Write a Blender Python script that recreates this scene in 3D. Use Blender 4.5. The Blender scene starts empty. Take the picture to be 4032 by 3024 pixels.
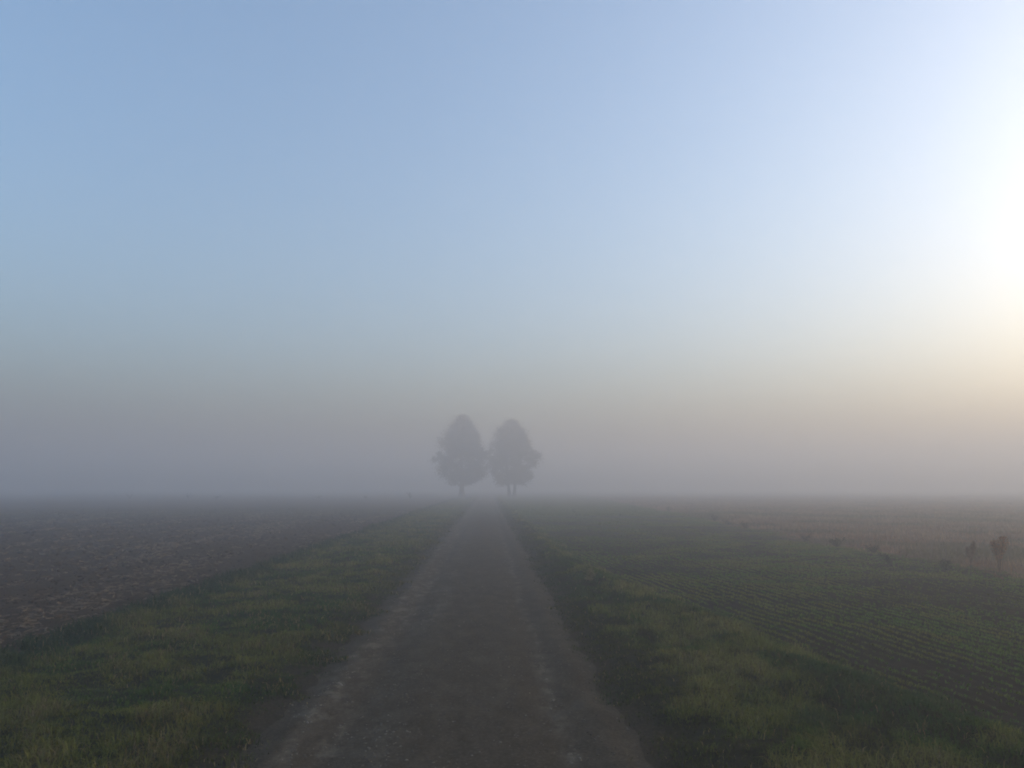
import bpy, bmesh, math
import numpy as np

R = math.radians
S = bpy.context.scene
COL = S.collection

# ------------------------------------------------------------------ camera
EYE = 1.70
cam = bpy.data.cameras.new('camera')
cam.sensor_width = 36.0
cam.lens = 18.0 / math.tan(R(31.7))
cam.clip_start = 0.05
cam.clip_end = 6000
cam_o = bpy.data.objects.new('camera', cam)
COL.objects.link(cam_o)
cam_o.location = (0, 0, EYE)
cam_o.rotation_euler = (R(97.08), 0, R(-1.7))
S.camera = cam_o

# ------------------------------------------------------------------ sky, sun, exposure
SUN_EL, SUN_AZ = 4.6, 74.5
world = bpy.data.worlds.new('World')
S.world = world
world.use_nodes = True
wnt = world.node_tree
sky = wnt.nodes.new('ShaderNodeTexSky')
sky.sky_type = 'NISHITA'
sky.sun_disc = False
sky.sun_elevation = R(SUN_EL)
sky.sun_rotation = R(SUN_AZ)
sky.air_density = 0.8
sky.dust_density = 6.0
sky.ozone_density = 1.75
wnt.links.new(sky.outputs[0], wnt.nodes['Background'].inputs[0])
wnt.nodes['Background'].inputs[1].default_value = 0.10
sun = bpy.data.lights.new('sun', 'SUN')
sun.energy = 0.6
sun.angle = R(3.0)
sun.color = (1.0, 0.76, 0.55)
sun_o = bpy.data.objects.new('sun', sun)
COL.objects.link(sun_o)
sun_o.rotation_euler = (R(90 - SUN_EL), 0, R(180 - SUN_AZ))
S.view_settings.view_transform = 'Standard'
S.view_settings.look = 'None'
S.view_settings.gamma = 1.0
S.view_settings.exposure = 2.9
S.cycles.use_denoising = True
S.cycles.volume_bounces = 3
S.cycles.max_bounces = 6
S.cycles.diffuse_bounces = 2
S.cycles.transmission_bounces = 3
S.cycles.transparent_max_bounces = 8
S.cycles.filter_width = 2.0

FOG_TOP, FOG_DENSITY, FOG_ALBEDO, FOG_G = 14.4, 0.0130, (0.67, 0.69, 0.725), 0.40

# ------------------------------------------------------------------ noise helpers
rng = np.random.default_rng(7)

def _hash(i, j, seed):
    n = (i.astype(np.int64) * 374761393 + j.astype(np.int64) * 668265263 + seed * 974634777) & 0x7fffffff
    n = ((n ^ (n >> 13)) * 1274126177) & 0x7fffffff
    n = n ^ (n >> 16)
    return (n & 0xffff) / 65535.0

def vnoise(x, y, seed=0):
    x = np.asarray(x, float); y = np.asarray(y, float)
    xi = np.floor(x); yi = np.floor(y)
    fx = x - xi; fy = y - yi
    fx = fx * fx * (3 - 2 * fx); fy = fy * fy * (3 - 2 * fy)
    a = _hash(xi, yi, seed); b = _hash(xi + 1, yi, seed)
    c = _hash(xi, yi + 1, seed); d = _hash(xi + 1, yi + 1, seed)
    return (a * (1 - fx) + b * fx) * (1 - fy) + (c * (1 - fx) + d * fx) * fy

def fbm(x, y, seed=0, octv=4):
    t = 0; a = 0.5; s = 0
    for k in range(octv):
        t = t + a * vnoise(x * 2 ** k, y * 2 ** k, seed + 17 * k); s += a; a *= 0.5
    return t / s

def sstep(e0, e1, x):
    t = np.clip((x - e0) / (e1 - e0), 0, 1)
    return t * t * (3 - 2 * t)

def near(y, far=60.0):
    return 1 - sstep(far * .6, far * 1.4, np.abs(y))

# ------------------------------------------------------------------ layout: lines that run along the track (x as a function of y)
def road_l(y):
    return -1.54 + near(y) * (.20 * (fbm(y * 1.3, y * 0 + 3, 11) - .5) + .10 * (vnoise(y * 6, y * 0, 12) - .5))

def road_r(y):
    return 1.00 + near(y) * (.16 * (fbm(y * 1.1, y * 0 + 9, 13) - .5) + .08 * (vnoise(y * 5, y * 0, 14) - .5))

def verge_l(y):
    return -4.85 + near(y, 90) * .35 * (fbm(y * .45, y * 0 + 5, 15) - .5)

def verge_r(y):
    base = np.where(y < 18, 2.0 + .13 * (18 - np.clip(y, -30, 18)), 2.0)
    return base + near(y, 60) * .45 * (fbm(y * .8, y * 0 + 2, 16) - .5)

def crop_r(y):
    base = 9.9 + np.clip(y - 22, 0, 400) * .065
    return base + near(y, 120) * 1.5 * (fbm(y * .22, y * 0 + 1, 18) - .5)

ROW_TILT, ROW_GAP = 0.135, 0.172

def height(x, y):
    x = np.asarray(x, float); y = np.asarray(y, float)
    rl, rr, vl, vr, cr = road_l(y), road_r(y), verge_l(y), verge_r(y), crop_r(y)
    n = near(y, 50)
    h = .10 * (fbm(x * .06, y * .06, 31) - .5)
    h = h * sstep(2, 30, np.abs(x))
    inroad = sstep(0, .25, x - rl) * sstep(0, .25, rr - x)
    h += inroad * (.035 - .03 * np.exp(-((x + 1.0) / .25) ** 2) - .025 * np.exp(-((x - .52) / .2) ** 2))
    h += inroad * n * .012 * (fbm(x * 7, y * 7, 32) - .5)
    inl = sstep(0, .7, rl - x) * sstep(0, .5, x - vl)
    h += inl * (.045 + n * (.11 * (fbm(x * 1.6, y * 1.6, 33) - .5) + .05 * (fbm(x * 7, y * 7, 34) - .5)))
    inf = sstep(-.05, .5, vl - x)
    h += inf * (-.03 + n * (.09 * (fbm(x * 2.6, y * 1.2, 35) - .5) + .07 * (fbm(x * 9, y * 7, 36, 3) - .5)))
    inr = sstep(0, .5, x - rr) * sstep(0, .4, vr - x)
    h += inr * (.06 + n * (.11 * (fbm(x * 1.7, y * 1.7, 37) - .5) + .05 * (fbm(x * 7, y * 7, 38) - .5)))
    ridge = np.exp(-((x - vr + .3) / .3) ** 2)
    h += .05 * ridge
    inc = sstep(0, .4, x - vr)
    h += inc * sstep(0, .4, cr - x) * near(y, 30) * .014 * np.cos(2 * np.pi * (x + ROW_TILT * (y - 18)) / ROW_GAP)
    h += inc * n * (.035 * (fbm(x * 5, y * 5, 39) - .5) + .08 * (fbm(x * .7, y * .7, 40) - .5))
    return h

# ------------------------------------------------------------------ materials
def mat_new(name):
    m = bpy.data.materials.new(name); m.use_nodes = True
    nt = m.node_tree
    b = nt.nodes['Principled BSDF']
    b.inputs['Roughness'].default_value = .95
    b.inputs['Specular IOR Level'].default_value = .02
    return m, nt, b

def N(nt, kind, **kw):
    n = nt.nodes.new(kind)
    for k, v in kw.items():
        if k in n.inputs: n.inputs[k].default_value = v
        else: setattr(n, k, v)
    return n

def ramp(nt, src, stops):
    r = nt.nodes.new('ShaderNodeValToRGB')
    e = r.color_ramp.elements
    while len(e) < len(stops): e.new(.5)
    for q, (p, c) in zip(e, stops):
        q.position = p; q.color = (*c, 1)
    nt.links.new(src, r.inputs[0])
    return r.outputs[0]

def noise(nt, vec, scale, detail=5, rough=.6):
    n = N(nt, 'ShaderNodeTexNoise', Scale=scale, Detail=detail, Roughness=rough)
    nt.links.new(vec, n.inputs['Vector'])
    return n.outputs['Fac']

def mix(nt, fac, a, b):
    m = nt.nodes.new('ShaderNodeMix'); m.data_type = 'RGBA'
    for s, i in ((fac, 0), (a, 6), (b, 7)):
        if isinstance(s, (int, float)): m.inputs[i].default_value = s
        elif isinstance(s, tuple): m.inputs[i].default_value = (*s, 1)
        else: nt.links.new(s, m.inputs[i])
    return m.outputs[2]

def bump(nt, b, src, strength, dist=.02):
    k = N(nt, 'ShaderNodeBump', Strength=strength, Distance=dist)
    nt.links.new(src, k.inputs['Height']); nt.links.new(k.outputs[0], b.inputs['Normal'])

def coords(nt, sx=1, sy=1, sz=1):
    t = nt.nodes.new('ShaderNodeNewGeometry')
    mp = N(nt, 'ShaderNodeMapping'); mp.inputs['Scale'].default_value = (sx, sy, sz)
    nt.links.new(t.outputs['Position'], mp.inputs[0])
    return mp.outputs[0]

def soil_mat(name, dark, mid, pale, pale_at=.66, s1=3.0, s2=22, stretch=(1, .55, 1)):
    m, nt, b = mat_new(name)
    v = coords(nt, *stretch)
    a = noise(nt, v, s1, 6, .65); f = noise(nt, v, s2, 4, .7)
    c = ramp(nt, a, [(.3, dark), (.52, mid), (pale_at + .08, pale)])
    c2 = ramp(nt, f, [(.32, dark), (.55, mid), (.8, pale)])
    nt.links.new(mix(nt, .5, c, c2), b.inputs['Base Color'])
    bump(nt, b, f, .7, .03)
    return m

def attr_mat(name, trans=0.0):
    m, nt, b = mat_new(name)
    a = N(nt, 'ShaderNodeAttribute', attribute_name='tint')
    nt.links.new(a.outputs['Color'], b.inputs['Base Color'])
    if trans:
        t = nt.nodes.new('ShaderNodeBsdfTranslucent')
        nt.links.new(a.outputs['Color'], t.inputs[0])
        mx = nt.nodes.new('ShaderNodeMixShader'); mx.inputs[0].default_value = trans
        nt.links.new(b.outputs[0], mx.inputs[1]); nt.links.new(t.outputs[0], mx.inputs[2])
        nt.links.new(mx.outputs[0], nt.nodes['Material Output'].inputs[0])
    return m

M = {}
# packed gravel of the track: greyish brown with paler worn wheel lines
m, nt, b = mat_new('track_gravel')
v = coords(nt, 1, .45, 1); vf = coords(nt)
base = ramp(nt, noise(nt, v, 4.2, 8, .7), [(.34, (.032, .0245, .016)), (.5, (.058, .046, .031)), (.70, (.105, .085, .060))])
fine = ramp(nt, noise(nt, vf, 42, 5, .75), [(.3, (.020, .0155, .010)), (.5, (.052, .041, .027)), (.66, (.105, .085, .058)), (.8, (.21, .18, .13))])
c = mix(nt, .55, base, fine)
a = N(nt, 'ShaderNodeAttribute', attribute_name='wear')
w = N(nt, 'ShaderNodeMath', operation='MULTIPLY')
nt.links.new(a.outputs['Fac'], w.inputs[0])
nt.links.new(ramp(nt, noise(nt, coords(nt, 1, .5, 1), 7, 6, .7), [(.42, (0, 0, 0)), (.60, (1, 1, 1))]), w.inputs[1])
c = mix(nt, w.outputs[0], c, (.21, .18, .135))
nt.links.new(c, b.inputs['Base Color'])
bump(nt, b, noise(nt, vf, 60, 4, .7), .6, .015)
M['track'] = m
M['plough'] = soil_mat('ploughed_soil', (.030, .0185, .0085), (.050, .032, .0165), (.092, .064, .037), .70, 5, 34, (1, .35, 1))
def verge_mat():
    m = soil_mat('verge_soil', (.012, .0115, .006), (.022, .021, .011), (.042, .036, .022), .7, 2, 18)
    nt = m.node_tree; b = nt.nodes['Principled BSDF']
    src = b.inputs['Base Color'].links[0].from_socket
    vf = coords(nt)
    dirt = ramp(nt, noise(nt, vf, 30, 5, .75), [(.3, (.018, .0135, .008)), (.52, (.038, .029, .018)), (.72, (.07, .055, .036))])
    a = N(nt, 'ShaderNodeAttribute', attribute_name='wear')
    k = N(nt, 'ShaderNodeMath', operation='MULTIPLY_ADD'); k.inputs[1].default_value = 1.6
    nt.links.new(a.outputs['Fac'], k.inputs[0])
    sb = N(nt, 'ShaderNodeMath', operation='SUBTRACT'); sb.inputs[1].default_value = .78
    nt.links.new(noise(nt, vf, 3.5, 5, .7), sb.inputs[0]); nt.links.new(sb.outputs[0], k.inputs[2])
    k.use_clamp = True
    nt.links.new(mix(nt, k.outputs[0], src, dirt), b.inputs['Base Color'])
    return m
M['verge'] = verge_mat()
M['crop'] = soil_mat('crop_soil', (.016, .012, .0065), (.027, .021, .012), (.046, .036, .022), .7, 3, 20)
M['rough'] = soil_mat('rough_field_soil', (.055, .033, .018), (.092, .057, .032), (.14, .09, .052), .7, .7, 6)
M['blade'] = attr_mat('grass_blade', .3)
M['stone'] = attr_mat('stone_and_clod')
M['leaf'] = attr_mat('leaf', .25)
m, nt, b = mat_new('bark')
nt.links.new(ramp(nt, noise(nt, coords(nt, 3, 3, .6), 4, 6, .7), [(.3, (.02, .016, .012)), (.7, (.07, .058, .046))]), b.inputs['Base Color'])
bump(nt, b, noise(nt, coords(nt, 3, 3, .6), 6, 5, .7), .8, .05)
M['bark'] = m

# ------------------------------------------------------------------ mesh helpers
def mesh_obj(name, verts, faces, material, parent=None, tint=None, smooth=False, extra=None, **props):
    """verts (n,3), faces (m,k) with one k; tint (n,3) per point"""
    verts = np.asarray(verts, np.float32); faces = np.asarray(faces, np.int32)
    me = bpy.data.meshes.new(name)
    k = faces.shape[1]
    me.vertices.add(len(verts)); me.vertices.foreach_set('co', verts.ravel())
    me.loops.add(faces.size); me.loops.foreach_set('vertex_index', faces.ravel())
    me.polygons.add(len(faces))
    me.polygons.foreach_set('loop_start', np.arange(0, faces.size, k, dtype=np.int32))
    me.polygons.foreach_set('loop_total', np.full(len(faces), k, np.int32))
    if smooth: me.polygons.foreach_set('use_smooth', np.ones(len(faces), bool))
    if tint is not None:
        at = me.attributes.new('tint', 'FLOAT_COLOR', 'POINT')
        at.data.foreach_set('color', np.concatenate([tint, np.ones((len(tint), 1))], 1).astype(np.float32).ravel())
    if extra is not None:
        at = me.attributes.new(extra[0], 'FLOAT', 'POINT')
        at.data.foreach_set('value', np.asarray(extra[1], np.float32).ravel())
    me.update(); me.validate()
    if material: me.materials.append(M[material])
    o = bpy.data.objects.new(name, me); COL.objects.link(o)
    if parent: o.parent = parent
    for q, w_ in props.items(): o[q] = w_
    return o

def empty(name, loc, **props):
    o = bpy.data.objects.new(name, None); COL.objects.link(o); o.location = loc
    o.empty_display_size = .2
    for q, w_ in props.items(): o[q] = w_
    return o

# ------------------------------------------------------------------ the ground
EXT = 1200.0
ys = [-60.0]
while ys[-1] < 2.0: ys.append(ys[-1] + max(.12, .04 * abs(ys[-1])))
while ys[-1] < EXT: ys.append(ys[-1] + max(.035, (.0065 if ys[-1] < 60 else .025) * ys[-1]))
ys = np.array(ys)

def strip(name, lo, hi, u, material, wear=None):
    """a sheet between two lines; u in 0..1 across"""
    L = lo(ys)[:, None]; H = hi(ys)[:, None]
    X = L + (H - L) * u[None, :]
    Y = np.repeat(ys[:, None], len(u), 1)
    Z = height(X, Y)
    r, c_ = X.shape
    i = np.arange(r * c_).reshape(r, c_)
    f = np.stack([i[:-1, :-1], i[:-1, 1:], i[1:, 1:], i[1:, :-1]], -1).reshape(-1, 4)
    v_ = np.stack([X, Y, Z], -1).reshape(-1, 3)
    ex = ('wear', wear(X, Y).ravel()) if wear else None
    return mesh_obj(name, v_, f, material, smooth=True, extra=ex, kind='structure')

def wear(x, y):
    j1 = .12 * (fbm(y * .5, y * 0, 51) - .5); j2 = .14 * (fbm(y * .6, y * 0, 53) - .5)
    brk = .15 + .85 * sstep(.42, .62, fbm(x * 11, y * 5, 57, 3))
    g1 = (.2 + .8 * vnoise(y * .5, y * 0 + 4, 54)) * brk; g2 = (.2 + .8 * vnoise(y * .5, y * 0 + 9, 55)) * brk
    return np.clip(g1 * np.exp(-((x + 1.26 + j1) / .11) ** 2) + .8 * g2 * np.exp(-((x + 1.02 - j2) / .11) ** 2)
                   + .4 * np.exp(-((x + .70) / .16) ** 2) * vnoise(y * 1.3, y * 0, 52)
                   + .8 * brk * (.4 + .6 * vnoise(y * 1.2, y * 0, 56)) * np.exp(-((x - .53 - j2) / .06) ** 2), 0, 1) * .7

def geo(n, first, total):
    """0..1 with steps growing away from 0; first step of size first/total"""
    lo_, hi_ = 1.0, 1.5
    for _ in range(80):
        q = (lo_ + hi_) / 2
        if first * (q ** n - 1) / (q - 1) > total: hi_ = q
        else: lo_ = q
    s = np.concatenate([[0], np.cumsum(first * lo_ ** np.arange(n))])
    return s / s[-1]

strip('track', road_l, road_r, np.linspace(0, 1, 56), 'track', wear)
strip('verge', verge_l, road_l, np.linspace(0, 1, 60), 'verge', lambda x, y: 1 - sstep(0, .5, road_l(y) - x))
strip('verge', road_r, verge_r, np.linspace(0, 1, 34), 'verge', lambda x, y: 1 - sstep(0, .4, x - road_r(y)))
strip('crop_field', verge_r, crop_r, np.linspace(0, 1, 250), 'crop')
strip('ploughed_field', lambda y: y * 0 - EXT, verge_l, 1 - geo(190, .05, EXT)[::-1], 'plough')
strip('rough_field', crop_r, lambda y: y * 0 + EXT, geo(70, .2, EXT), 'rough')

# ------------------------------------------------------------------ grass and seedlings (uncountable)
def blades(px, py, hgt, wid, lean, tint, seg=2):
    """curved blades of grass; every argument an array. 5 points and 3 triangles each"""
    n = len(px)
    pz = height(px, py) - .01
    a = rng.uniform(0, 2 * np.pi, n)          # facing
    d = np.stack([np.cos(a), np.sin(a), 0 * a], -1)
    sd = np.stack([-np.sin(a), np.cos(a), 0 * a], -1) * (wid / 2)[:, None]
    p0 = np.stack([px, py, pz], -1)
    up = np.zeros((n, 3)); up[:, 2] = 1
    L = lean[:, None] * hgt[:, None]
    mid = p0 + up * (hgt * .6)[:, None] + d * L * .35
    tip = p0 + up * (hgt * (1 - .35 * lean))[:, None] + d * L
    V = np.stack([p0 - sd, p0 + sd, mid - sd * .8, mid + sd * .8, tip], 1).reshape(-1, 3)
    i = np.arange(n)[:, None] * 5
    F = np.concatenate([i + [0, 1, 3], i + [0, 3, 2], i + [2, 3, 4]], 1).reshape(-1, 3)
    return V, F, np.repeat(tint, 5, 0)

def scatter(lo, hi, y0, y1, dens0, yref=7.0, power=1.6):
    """points between two lines, density dens0 per m2 up to yref and falling off beyond"""
    P = []
    e = y0
    while e < y1:
        e2 = min(y1, e + max(.5, .08 * e))
        w_ = float(np.mean(hi(np.array([e, e2])) - lo(np.array([e, e2]))))
        dn = dens0 * min(1, (yref / max(e, .1)) ** power)
        k = int(w_ * (e2 - e) * dn)
        yy = rng.uniform(e, e2, k)
        l_, h_ = lo(yy), hi(yy)
        P.append(np.stack([l_ + (h_ - l_) * rng.uniform(0, 1, k), yy], -1))
        e = e2
    P = np.concatenate(P)
    return P[:, 0], P[:, 1]

def in_view(x, y, pad=1.6):
    return (x > -.66 * y - pad) & (x < .72 * y + pad)

DARK = np.array([.025, .031, .009]); GREEN = np.array([.048, .084, .013]); OLIVE = np.array([.104, .114, .023])
YELL = np.array([.165, .150, .042]); TAN = np.array([.22, .165, .075]); BLUE = np.array([.022, .050, .016])

def lerp(a, b, t): return a + (b - a) * t[:, None]

def grow(y):          # farther blades are fewer and wider
    return np.clip(y / 7.0, 1, 14) ** .8

def grass_left():
    x, y = scatter(lambda q: verge_l(q) - .3, lambda q: road_l(q) + .22, 1.5, 130, 3600)
    k = in_view(x, y); x, y = x[k], y[k]
    dr = road_l(y) - x                     # distance from the track
    de = x - verge_l(y)                    # distance from the ploughed edge
    pat = fbm(x * 1.3, y * 1.0, 61); pat2 = fbm(x * 3.4 + 7, y * 2.6, 62); clump = fbm(x * 5, y * 4, 63, 3)
    cover = .4 * sstep(-.15, .15, dr) + .6 * sstep(-.3, .4, dr + 1.0 * (pat2 - .5) + .6 * (clump - .5))
    keep = rng.uniform(0, 1, len(x)) < np.clip(cover * 1.15, 0, 1) * (.3 + .7 * sstep(.30, .52, clump + .08)) * sstep(-.3, .1, de + .5 * (clump - .5))
    x, y, dr, de, pat, pat2, clump, cover = [q[keep] for q in (x, y, dr, de, pat, pat2, clump, cover)]
    n = len(x)
    h = (.03 + .05 * sstep(.3, .75, pat2) + .03 * sstep(.45, .7, pat)) * rng.uniform(.5, 1.3, n) * (.4 + .6 * cover)
    edge = 1 - sstep(.2, .8, de + .7 * (pat2 - .5))
    h = h * (1 + .9 * edge)
    t = lerp(np.repeat((GREEN * 1.15)[None], n, 0), OLIVE[None], sstep(.34, .54, pat))
    t = lerp(t, YELL[None], .65 * sstep(.44, .70, pat2) * sstep(.38, .60, pat))
    t = lerp(t, BLUE[None], .5 * (1 - sstep(.28, .42, pat)))
    t = lerp(t, DARK[None], .5 * (1 - sstep(.30, .45, clump)))
    t = lerp(t, DARK[None], .6 * (1 - sstep(.1, .7, dr)))
    t = lerp(t, BLUE[None] * .8, .9 * edge)
    dry = rng.uniform(0, 1, n) < .06 + .25 * sstep(.52, .75, pat2) * (1 - edge)
    t[dry] = TAN * rng.uniform(.5, 1.0, (dry.sum(), 1))
    t = t * rng.uniform(.6, 1.4, (n, 1))
    g = grow(y)
    V, F, T = blades(x, y, h * (.85 + .15 * g ** .5), .0065 * g * rng.uniform(.7, 1.3, n), rng.uniform(.3, 1.4, n), t)
    return mesh_obj('verge_grass', V, F, 'blade', tint=T, kind='stuff', category='grass',
                    label='patchy yellowish green grass between the track and the ploughed field')

def grass_right():
    x, y = scatter(lambda q: road_r(q) - .12, lambda q: verge_r(q) + .35, 1.5, 130, 3600)
    k = in_view(x, y); x, y = x[k], y[k]
    dr = x - road_r(y); de = verge_r(y) - x
    pat = fbm(x * 1.3 + 30, y * 1.0, 71); pat2 = fbm(x * 3.4, y * 2.6, 72); clump = fbm(x * 5, y * 4, 73, 3)
    lush = sstep(.35, .95, dr + .9 * (pat2 - .5) + .4 * (clump - .5))
    low = sstep(-.12, .25, dr + .7 * (clump - .5)) * (.15 + .85 * sstep(.36, .52, clump))
    keep = rng.uniform(0, 1, len(x)) < np.clip(.3 * sstep(-.08, .15, dr) + .8 * low + lush, 0, 1) * (.42 + .58 * sstep(.28, .5, clump + .08)) * sstep(-.35, .1, de + .6 * (clump - .5))
    x, y, dr, de, pat, pat2, clump, lush = [q[keep] for q in (x, y, dr, de, pat, pat2, clump, lush)]
    n = len(x)
    h = (.025 + .03 * pat2 + .05 * lush * (.4 + pat)) * rng.uniform(.5, 1.3, n)
    t = lerp(lerp(np.repeat((DARK * 1.2)[None], n, 0), (OLIVE * .55)[None], rng.uniform(0, 1, n)), GREEN[None], lush)
    t = lerp(t, OLIVE[None], lush * sstep(.40, .56, pat2))
    t = lerp(t, YELL[None], .75 * lush * sstep(.48, .64, pat))
    t = lerp(t, BLUE[None], .8 * (1 - sstep(.34, .46, pat)))
    t = lerp(t, DARK[None], .7 * (1 - sstep(.30, .45, clump)))
    dry = rng.uniform(0, 1, n) < .03 + .08 * sstep(.55, .7, pat)
    t[dry] = TAN * rng.uniform(.5, 1.0, (dry.sum(), 1))
    t = t * rng.uniform(.6, 1.4, (n, 1))
    g = grow(y)
    V, F, T = blades(x, y, h * (.85 + .15 * g ** .5), .0065 * g * rng.uniform(.7, 1.3, n), rng.uniform(.3, 1.4, n), t)
    return mesh_obj('verge_grass', V, F, 'blade', tint=T, kind='stuff', category='grass',
                    label='dark grass rising to a lush olive ridge between the track and the crop rows')

def seedlings():
    """drilled rows of young cereal, slightly askew to the track"""
    X, Y = [], []
    for k in range(int(2 / ROW_GAP) - 20, int(24 / ROW_GAP)):
        y = 4.0
        ylist = []
        while y < 95:
            y += .019 * max(1.0, (y / 8.0) ** 1.1)
            ylist.append(y)
        yy = np.array(ylist) + rng.uniform(-.02, .02, len(ylist))
        xx = k * ROW_GAP - ROW_TILT * (yy - 18) + .04 * (vnoise(yy * .35, yy * 0 + k * .37, 81) - .5) + rng.normal(0, .008, len(yy))
        X.append(xx); Y.append(yy)
    x = np.concatenate(X); y = np.concatenate(Y)
    k = in_view(x, y, .6) & (x > verge_r(y) - .05) & (x < crop_r(y) + .3)
    x, y = x[k], y[k]
    pat = fbm(x * .55, y * .4, 82); p2 = fbm(x * 2, y * 2, 83)
    keep = rng.uniform(0, 1, len(x)) < .22 + .85 * sstep(.36, .56, .5 * pat + .5 * p2)
    x, y, pat, p2 = x[keep], y[keep], pat[keep], p2[keep]
    x = np.repeat(x, 4) + rng.normal(0, .014, 4 * len(x)); y = np.repeat(y, 4) + rng.normal(0, .012, 4 * len(y))
    pat = np.repeat(pat, 4); p2 = np.repeat(p2, 4)
    n = len(x)
    t = lerp(np.repeat(GREEN[None] * 1.5, n, 0), (OLIVE * 1.1)[None], sstep(.35, .65, p2))
    t = lerp(t, BLUE[None] * 1.2, .4 * (1 - sstep(.3, .5, pat)))
    t = t * rng.uniform(.7, 1.3, (n, 1))
    g = np.clip(y / 7.5, 1, 12) ** .85
    V, F, T = blades(x, y, (.026 + .026 * pat) * rng.uniform(.7, 1.3, n), .012 * np.minimum(g, 3.6), rng.uniform(.3, 1.2, n), t)
    return mesh_obj('crop_seedlings', V, F, 'blade', tint=T, kind='stuff', category='crop',
                    label='young green cereal seedlings in thin drilled rows on dark soil')

def crop_far():
    x, y = scatter(verge_r, crop_r, 50, 190, 90, 60, 1.2)
    n = len(x)
    t = lerp(np.repeat(GREEN[None], n, 0), OLIVE[None], rng.uniform(0, 1, n)) * rng.uniform(.8, 1.2, (n, 1))
    V, F, T = blades(x, y, .10 * rng.uniform(.7, 1.3, n), np.full(n, .10), rng.uniform(.3, 1.1, n), t)
    return mesh_obj('crop_seedlings', V, F, 'blade', tint=T, kind='stuff', category='crop',
                    label='thin green crop cover fading into the fog past the drilled rows')

def rough_stalks():
    """withered rusty growth of the field beyond the crop"""
    x, y = scatter(lambda q: crop_r(q) - .3, lambda q: crop_r(q) + 10 + q * .55, 9, 150, 110, 20, 1.3)
    k = in_view(x, y, 3); x, y = x[k], y[k]
    pat = fbm(x * .5, y * .35, 91); p2 = fbm(x * 1.4, y * 1.4, 92)
    n = len(x)
    a_ = np.array([.17, .095, .048]); b_ = np.array([.23, .15, .085]); c_ = np.array([.07, .072, .032])
    t = lerp(np.repeat(a_[None], n, 0), b_[None], sstep(.4, .65, p2))
    t = lerp(t, c_[None], .8 * (1 - sstep(.34, .5, pat)))
    t = t * rng.uniform(.7, 1.3, (n, 1))
    h = (.05 + .16 * p2) * rng.uniform(.5, 1.3, n) * sstep(-.3, 1.5, x - crop_r(y) + .6)
    V, F, T = blades(x, y, h + .03, .012 * np.clip(y / 16, 1, 8), rng.uniform(.1, .9, n), t)
    return mesh_obj('withered_growth', V, F, 'blade', tint=T, kind='stuff', category='weeds',
                    label='withered reddish brown growth covering the field beyond the green crop')

grass_left(); grass_right(); seedlings(); crop_far(); rough_stalks()

# ------------------------------------------------------------------ stones, clods, straw
def ico():
    bm = bmesh.new(); bmesh.ops.create_icosphere(bm, subdivisions=1, radius=1)
    v_ = np.array([q.co for q in bm.verts]); f_ = np.array([[w_.index for w_ in q.verts] for q in bm.faces]); bm.free()
    return v_, f_

IV, IF = ico()

def lumps(px, py, r, tint, flat=.6, sink=.3):
    n = len(px)
    pz = height(px, py)
    sc = np.stack([rng.uniform(.7, 1.35, n), rng.uniform(.7, 1.35, n), flat * rng.uniform(.7, 1.3, n)], -1)
    V = IV[None] * (1 + .22 * rng.standard_normal((n, len(IV), 1))) * sc[:, None] * r[:, None, None]
    a = rng.uniform(0, 6.283, n)[:, None]
    V = np.stack([V[..., 0] * np.cos(a) - V[..., 1] * np.sin(a), V[..., 0] * np.sin(a) + V[..., 1] * np.cos(a), V[..., 2]], -1)
    V = V + np.stack([px, py, pz - sink * r * flat + r * flat * .3], -1)[:, None]
    F = IF[None] + (np.arange(n) * len(IV))[:, None, None]
    return V.reshape(-1, 3), F.reshape(-1, 3), np.repeat(tint, len(IV), 0)

def gravel():
    x, y = scatter(road_l, road_r, 3, 45, 900, 6, 1.5)
    wv = wear(x, y) / .7
    pt = fbm(x * 5, y * 2.5, 101)
    keep = rng.uniform(0, 1, len(x)) < .12 + 1.0 * wv * sstep(.34, .55, pt)
    x, y, wv = x[keep], y[keep], wv[keep]
    n = len(x)
    r = rng.uniform(.003, .010, n) * np.clip(y / 8, 1, 2.4) ** .7
    t = lerp(np.repeat(np.array([[.062, .053, .040]]), n, 0), np.array([[.21, .185, .15]]), rng.uniform(0, .55, n) + .45 * wv)
    V, F, T = lumps(x, y, r, t * rng.uniform(.7, 1.25, (n, 1)), .65, .4)
    return mesh_obj('track_gravel', V, F, 'stone', tint=T, kind='stuff', category='gravel',
                    label='small pale stones pressed into the worn lines of the track')

def clods():
    x, y = scatter(lambda q: np.maximum(-.66 * q - 2, -60), lambda q: verge_l(q) - .15, 5.5, 70, 60, 12, 1.5)
    n = len(x)
    pt = fbm(x * 1.5, y * .5, 111)
    r = rng.lognormal(-4.0, .45, n) * np.clip(y / 14, 1, 3) ** .5
    r = np.clip(r, .01, .09)
    t = lerp(np.repeat(np.array([[.036, .023, .0125]]), n, 0), np.array([[.085, .058, .036]]), sstep(.42, .72, pt) * rng.uniform(.2, 1, n))
    V, F, T = lumps(x, y, r, t * rng.uniform(.75, 1.25, (n, 1)), .6, .2)
    return mesh_obj('soil_clods', V, F, 'stone', tint=T, kind='stuff', category='soil',
                    label='broken brown clods strewn over the ploughed field')

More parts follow.
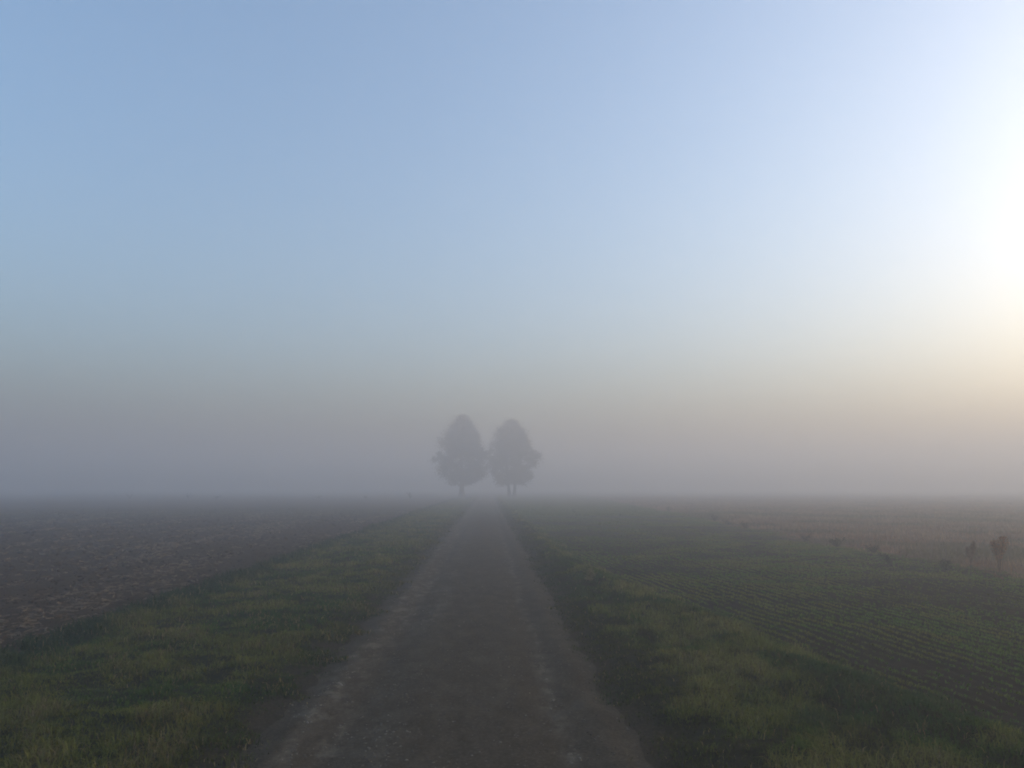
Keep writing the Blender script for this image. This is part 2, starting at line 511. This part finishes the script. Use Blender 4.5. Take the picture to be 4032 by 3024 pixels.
def straw():
    """pale stubble litter in loose lines along the ploughing"""
    x, y = scatter(lambda q: np.maximum(-.66 * q - 2, -55), lambda q: verge_l(q) - .3, 6, 60, 130, 12, 1.3)
    pt = fbm(x * 1.3, y * .2, 121); p2 = fbm(x * 7, y * 3, 122)
    keep = rng.uniform(0, 1, len(x)) < sstep(.50, .66, .55 * pt + .45 * p2)
    x, y = x[keep], y[keep]
    n = len(x)
    t = lerp(np.repeat(np.array([[.08, .058, .036]]), n, 0), np.array([[.19, .145, .095]]), rng.uniform(0, 1, n))
    z = height(x, y) + .02
    a = rng.uniform(0, 6.283, n); ln = rng.uniform(.02, .06, n) * np.clip(y / 12, 1, 2.5) ** .6; wd = rng.uniform(.006, .014, n) * np.clip(y / 12, 1, 3)
    d = np.stack([np.cos(a), np.sin(a), rng.uniform(-.1, .35, n)], -1) * ln[:, None]
    s_ = np.stack([-np.sin(a), np.cos(a), rng.uniform(-.3, .3, n)], -1) * wd[:, None]
    up = np.array([0, 0, 1.0]) * (wd * .8)[:, None]
    p = np.stack([x, y, z], -1)
    V = np.stack([p - d - s_, p - d + s_, p - d + up, p + d - s_, p + d + s_, p + d + up], 1).reshape(-1, 3)
    i = np.arange(n)[:, None] * 6
    F = np.concatenate([i + [0, 3, 5], i + [0, 5, 2], i + [1, 2, 5], i + [1, 5, 4], i + [0, 1, 4], i + [0, 4, 3]], 1).reshape(-1, 3)
    return mesh_obj('stubble_litter', V, F, 'stone', tint=np.repeat(t, 6, 0), kind='stuff', category='straw',
                    label='pale straw litter lying in loose lines on the ploughed field')

gravel(); clods(); straw()

# ------------------------------------------------------------------ the two trees
def tube(path, radii, sides=9):
    path = np.asarray(path, float); V = []; F = []
    for k, (p, r) in enumerate(zip(path, radii)):
        t_ = path[min(k + 1, len(path) - 1)] - path[max(k - 1, 0)]; t_ /= np.linalg.norm(t_)
        a = np.cross(t_, [0.31, .95, .05]); a /= np.linalg.norm(a); b_ = np.cross(t_, a)
        for s_ in range(sides):
            an = 2 * np.pi * s_ / sides
            V.append(p + r * (np.cos(an) * a + np.sin(an) * b_))
    for k in range(len(path) - 1):
        for s_ in range(sides):
            i, j = k * sides + s_, k * sides + (s_ + 1) % sides
            F += [(i, j, j + sides), (i, j + sides, i + sides)]
    return np.array(V), np.array(F)

def join(parts):
    V, F, o = [], [], 0
    for v_, f_ in parts:
        V.append(v_); F.append(f_ + o); o += len(v_)
    return np.concatenate(V), np.concatenate(F)

def tree(x, y, hgt, rad, seed, label, stems):
    g = np.random.default_rng(seed)
    z0 = float(height(x, y))
    root = empty('roadside_tree', (x, y, z0), label=label, category='tree', group='trees on either side of the track')
    # crown profile: ovate, broad low down, narrowing to a blunt top
    def prof(t):
        return np.interp(t, [0, .07, .17, .3, .48, .66, .82, .94, 1], [.40, .78, .97, 1, .90, .68, .46, .25, .06])
    zc0 = 2.2
    parts_t, tips = [], []
    for (dx, dy, lx, ly, r0) in stems:
        n = 12
        zz = np.linspace(-.15, hgt * .86, n)
        wob = np.cumsum(g.normal(0, .09, (n, 2)), 0) * np.linspace(0, 1, n)[:, None]
        path = np.stack([dx + lx * zz + wob[:, 0], dy + ly * zz + wob[:, 1], zz], -1)
        rr = r0 * np.interp(zz, [-.15, .25, 1.2, 2.4, hgt * .86], [1.6, 1.12, .95, .85, .10])
        parts_t.append(tube(path, rr, 10))
        for k in range(26):
            t0 = g.uniform(.16, .84) ; zb = t0 * hgt * .86
            pb = np.array([np.interp(zb, zz, path[:, 0]), np.interp(zb, zz, path[:, 1]), zb])
            an = g.uniform(0, 6.283) if len(stems) == 1 else g.normal(math.atan2(0, dx), 1.1)
            zt = min(hgt * .96, zb + g.uniform(.5, 2.2))
            tt = (zt - zc0) / (hgt - zc0)
            rmax = rad * prof(tt) * g.uniform(.75, .97)
            pe = np.array([np.cos(an) * rmax, np.sin(an) * rmax, zt])
            pm = pb * .45 + pe * .55 + g.normal(0, .22, 3) + [0, 0, .25]
            rb = r0 * .32 * (1 - t0 * .7)
            parts_t.append(tube([pb, pb * .6 + pm * .4 + [0, 0, .1], pm, pe], [rb, rb * .75, rb * .5, rb * .15], 6))
            tips.append((pm, pe))
            for q in range(2):
                p1 = pm + (pe - pm) * g.uniform(0, .6); p2 = p1 + g.normal(0, .8, 3)
                parts_t.append(tube([p1, (p1 + p2) / 2 + g.normal(0, .1, 3), p2], [rb * .35, rb * .22, rb * .08], 4))
    V, F = join(parts_t)
    mesh_obj('trunk', V, F, 'bark', root, smooth=True)
    # foliage: leaf sprays gathered in clumps within the crown
    C = []
    while len(C) < 230:
        t_ = g.uniform(0, 1); rr = math.sqrt(g.uniform(.02, 1.0)); an = g.uniform(0, 6.283)
        lob = 1 + .10 * math.sin(3 * an + seed + 3 * t_) + .09 * math.sin(5 * an + 2 * seed + 9 * t_)
        rmx = rad * float(prof(t_)) * lob * .93
        C.append((np.cos(an) * rr * rmx, np.sin(an) * rr * rmx, zc0 + t_ * (hgt - zc0 - .5), g.uniform(.22, .6)))
    C = np.array(C)
    n = 42000
    ci = g.integers(0, len(C), n)
    p = C[ci, :3] + g.normal(0, 1, (n, 3)) * (C[ci, 3])[:, None] * [1, 1, .8]
    p[:, 2] = np.clip(p[:, 2], 1.6 + .7 * g.random(n), hgt + .15)
    s_ = g.uniform(.07, .15, n)
    u = g.normal(0, 1, (n, 3)); u /= np.linalg.norm(u, axis=1)[:, None]
    w_ = np.cross(u, g.normal(0, 1, (n, 3))); w_ /= np.linalg.norm(w_, axis=1)[:, None]
    U = u * s_[:, None]; W = w_ * (s_ * .62)[:, None]
    nn = np.cross(u, w_) * (s_ * .2)[:, None]
    V = np.stack([p - U, p - W + nn, p + U * 1.2, p + W + nn], 1).reshape(-1, 3)
    i = np.arange(n)[:, None] * 4
    F = np.concatenate([i + [0, 1, 2], i + [0, 2, 3]], 1).reshape(-1, 3)
    base = np.array([.045, .052, .022]); aut = np.array([.085, .062, .024])
    cm = g.uniform(0, 1, len(C))[ci]
    T = (base + (aut - base) * (cm * .8)[:, None]) * g.uniform(.7, 1.3, (n, 1))
    mesh_obj('crown', V, F, 'leaf', root, tint=np.repeat(T, 4, 0), kind='stuff')
    return root

tree(-4.3, 140, 13.7, 4.6, 3, 'tall tree with one thick trunk left of the track in fog', [(0, 0, .006, 0, .42)])
tree(4.1, 140, 13.1, 4.6, 8, 'tree with a forked double trunk right of the track in fog', [(-.36, .1, -.05, .01, .28), (.43, -.1, .06, -.01, .28)])

# ------------------------------------------------------------------ single plants
def leaf_mesh(length, width, rise, droop, seed):
    g = np.random.default_rng(seed)
    V, F = [], []
    for k, t_ in enumerate(np.linspace(0, 1, 7)):
        w_ = width * math.sin(math.pi * min(1, .08 + t_ * .95)) ** .8 * (1 - .25 * t_) * .5 + .003
        zz = rise * t_ - droop * t_ ** 2
        V += [(length * t_, -w_, zz + .15 * w_ + g.normal(0, .004)), (length * t_, 0, zz - .1 * w_), (length * t_, w_, zz + .15 * w_ + g.normal(0, .004))]
    for k in range(6):
        a = 3 * k
        for q in (0, 1):
            F += [(a + q, a + q + 1, a + q + 4), (a + q, a + q + 4, a + q + 3)]
    return np.array(V), np.array(F)

def rotz(V, a):
    return np.stack([V[:, 0] * math.cos(a) - V[:, 1] * math.sin(a), V[:, 0] * math.sin(a) + V[:, 1] * math.cos(a), V[:, 2]], -1)

def dock(x, y, hgt, seed, label, head=True, colour=(.24, .12, .06), wide=1.0):
    g = np.random.default_rng(seed)
    root = empty('dock_plant', (x, y, float(height(x, y))), label=label, category='plant', group='withered dock plants at the field edge')
    for s_ in range(2 if head else 3):
        a = g.uniform(0, 6.283); ln = g.uniform(.05, .16)
        hh = hgt * (1 if s_ == 0 else g.uniform(.7, .9))
        zz = np.linspace(-.03, hh, 8)
        path = np.stack([math.cos(a) * ln * (zz / hh) ** 1.5, math.sin(a) * ln * (zz / hh) ** 1.5, zz], -1) * [1, 1, 1]
        v_, f_ = tube(path, np.linspace(.011, .004, 8), 6)
        st = mesh_obj('stem', v_, f_, 'stone', root, tint=np.tile([[.09, .055, .03]], (len(v_), 1)), smooth=True)
        # seed clusters in whorls up the stem on short side branches
        n = 300
        t0 = .45 if head else .35
        tt = t0 + (1 - t0) * g.uniform(0, 1, n) ** .9
        tt = np.round(tt * 26) / 26 + g.normal(0, .008, n)
        pz = np.clip(tt, 0, 1.02) * hh
        side = g.uniform(0, 6.283, n); off = wide * (.025 + .095 * np.sin(np.clip((tt - t0) / (1 - t0), 0, 1) * math.pi) ** .7) * g.uniform(.1, 1, n)
        cx = np.interp(pz, zz, path[:, 0]) + np.cos(side) * off; cy = np.interp(pz, zz, path[:, 1]) + np.sin(side) * off
        pc = np.stack([cx, cy, pz + off * .8], -1)
        s2 = g.uniform(.006, .013, n)
        q = np.array([[1, 0, 0], [-.5, .87, 0], [-.5, -.87, 0], [0, 0, 1.5], [0, 0, -1.2]])
        V = (pc[:, None] + q[None] * s2[:, None, None]).reshape(-1, 3)
        fq = np.array([[0, 1, 3], [1, 2, 3], [2, 0, 3], [1, 0, 4], [2, 1, 4], [0, 2, 4]])
        F = (fq[None] + (np.arange(n) * 5)[:, None, None]).reshape(-1, 3)
        T = np.repeat(np.array(colour)[None] * g.uniform(.6, 1.3, (n, 1)), 5, 0)
        mesh_obj('seed_head', V, F, 'stone', root, tint=T, kind='stuff')
    for k in range(7):
        v_, f_ = leaf_mesh(g.uniform(.14, .26), g.uniform(.05, .08), g.uniform(.08, .2), g.uniform(.08, .2), seed * 31 + k)
        v_ = rotz(v_, k * .9 + g.uniform(-.3, .3))
        c_ = np.array([.05, .055, .024]) if g.random() < .6 else np.array([.11, .05, .028])
        mesh_obj('leaf', v_, f_, 'leaf', root, tint=np.tile(c_[None], (len(v_), 1)), smooth=True)
    return root

dock(9.62, 15.6, .74, 5, 'tall withered dock plant with a bushy rust brown seed head', True, wide=.95)
dock(10.25, 17.6, .52, 9, 'short dark brown dock plant with a narrow upright seed head', False, (.15, .10, .065), .5)

def weed(x, y, hgt, spread, seed, name, label, cat, group, pal, n=130, wid=.010):
    g = np.random.default_rng(seed)
    z0 = float(height(x, y))
    root = empty(name, (x, y, z0), label=label, category=cat)
    if group: root['group'] = group
    # stems
    parts = []; P = []
    for k in range(7):
        a = g.uniform(0, 6.283); ln = spread * g.uniform(.2, .9); hh = hgt * g.uniform(.55, 1)
        zz = np.linspace(-.03, hh, 5)
        path = np.stack([math.cos(a) * ln * (zz / hh) ** 1.4, math.sin(a) * ln * (zz / hh) ** 1.4, zz], -1)
        parts.append(tube(path, np.linspace(.007, .003, 5), 5)); P.append(path)
    V, F = join(parts)
    mesh_obj('stems', V, F, 'stone', root, tint=np.tile(np.array(pal[0])[None] * .8, (len(V), 1)))
    # narrow leaves along the stems
    vs, fs, ts, o = [], [], [], 0
    for k in range(n):
        path = P[g.integers(0, 7)]; t_ = g.uniform(.05, 1) * 3.999; i = int(t_)
        p = path[i] + (path[i + 1] - path[i]) * (t_ - i)
        v_, f_ = leaf_mesh(g.uniform(.05, .13), wid * g.uniform(1.2, 2.6), g.uniform(0, .08), g.uniform(.0, .06), seed + k)
        vs.append(rotz(v_, g.uniform(0, 6.283)) + p); fs.append(f_ + o); o += len(v_)
        c_ = np.array(pal[0]) + (np.array(pal[1]) - np.array(pal[0])) * g.random()
        ts.append(np.tile(c_[None], (len(v_), 1)))
    mesh_obj('foliage', np.concatenate(vs), np.concatenate(fs), 'leaf', root, tint=np.concatenate(ts), kind='stuff')
    return root

WEED_PAL = ((.026, .034, .018), (.052, .05, .026))
for k, (x, y, h_, s_) in enumerate([(9.75, 23.2, .34, .30), (10.1, 26.5, .26, .30), (8.95, 18.6, .24, .26), (9.9, 21.3, .22, .3), (10.4, 33.5, .32, .4), (11.2, 41, .42, .45), (9.3, 16.9, .2, .22), (12.2, 56, .45, .5), (10.9, 37.5, .24, .4)]):
    weed(x, y, h_, s_, 200 + k * 13, 'weed_clump', 'low dark weed clump on the ragged edge between green crop and brown field', 'plant',
         'weeds along the ragged crop edge', WEED_PAL, 130, .014)
for k, (x, y, h_, s_) in enumerate([(-42, 119, 1.0, .8), (-37.5, 117, .6, .7), (-10.6, 116, 1.1, .7), (-51, 121, .7, .9), (-24, 120, .6, .8), (-17, 118, .5, .6)]):
    weed(x, y, h_, s_, 400 + k * 13, 'shrub', 'faint small shrub far off across the ploughed field in fog', 'plant',
         'shrubs across the ploughed field', WEED_PAL, 300, .05)
weed(1.78, 14.6, .30, .07, 77, 'grass_tuft', 'upright yellow grass tuft on the ridge right of the track', 'plant', None, ((.12, .115, .045), (.17, .15, .07)), 90, .007)

# ------------------------------------------------------------------ ground fog
bm = bmesh.new(); bmesh.ops.create_cube(bm, size=1)
me = bpy.data.meshes.new('haze'); bm.to_mesh(me); bm.free()
hz = bpy.data.objects.new('haze', me); COL.objects.link(hz)
hz.scale = (2600, 2600, FOG_TOP + 1.3); hz.location = (0, 0, (FOG_TOP - 1.3) / 2)
hz['kind'] = 'stuff'; hz['label'] = 'pale morning fog lying over the fields'; hz['category'] = 'fog'
m = bpy.data.materials.new('haze'); m.use_nodes = True; nt = m.node_tree; nt.nodes.clear()
pv = nt.nodes.new('ShaderNodeVolumePrincipled'); out = nt.nodes.new('ShaderNodeOutputMaterial')
pv.inputs['Color'].default_value = (*FOG_ALBEDO, 1)
pv.inputs['Density'].default_value = FOG_DENSITY
pv.inputs['Anisotropy'].default_value = FOG_G
nt.links.new(pv.outputs[0], out.inputs['Volume'])
me.materials.append(m)

if __name__ == '__main__':
    print('TRIS', sum(sum(len(p.vertices) - 2 for p in o.data.polygons) if len(o.data.polygons) < 2000 else len(o.data.polygons) * (len(o.data.polygons[0].vertices) - 2) for o in S.objects if o.type == 'MESH'))
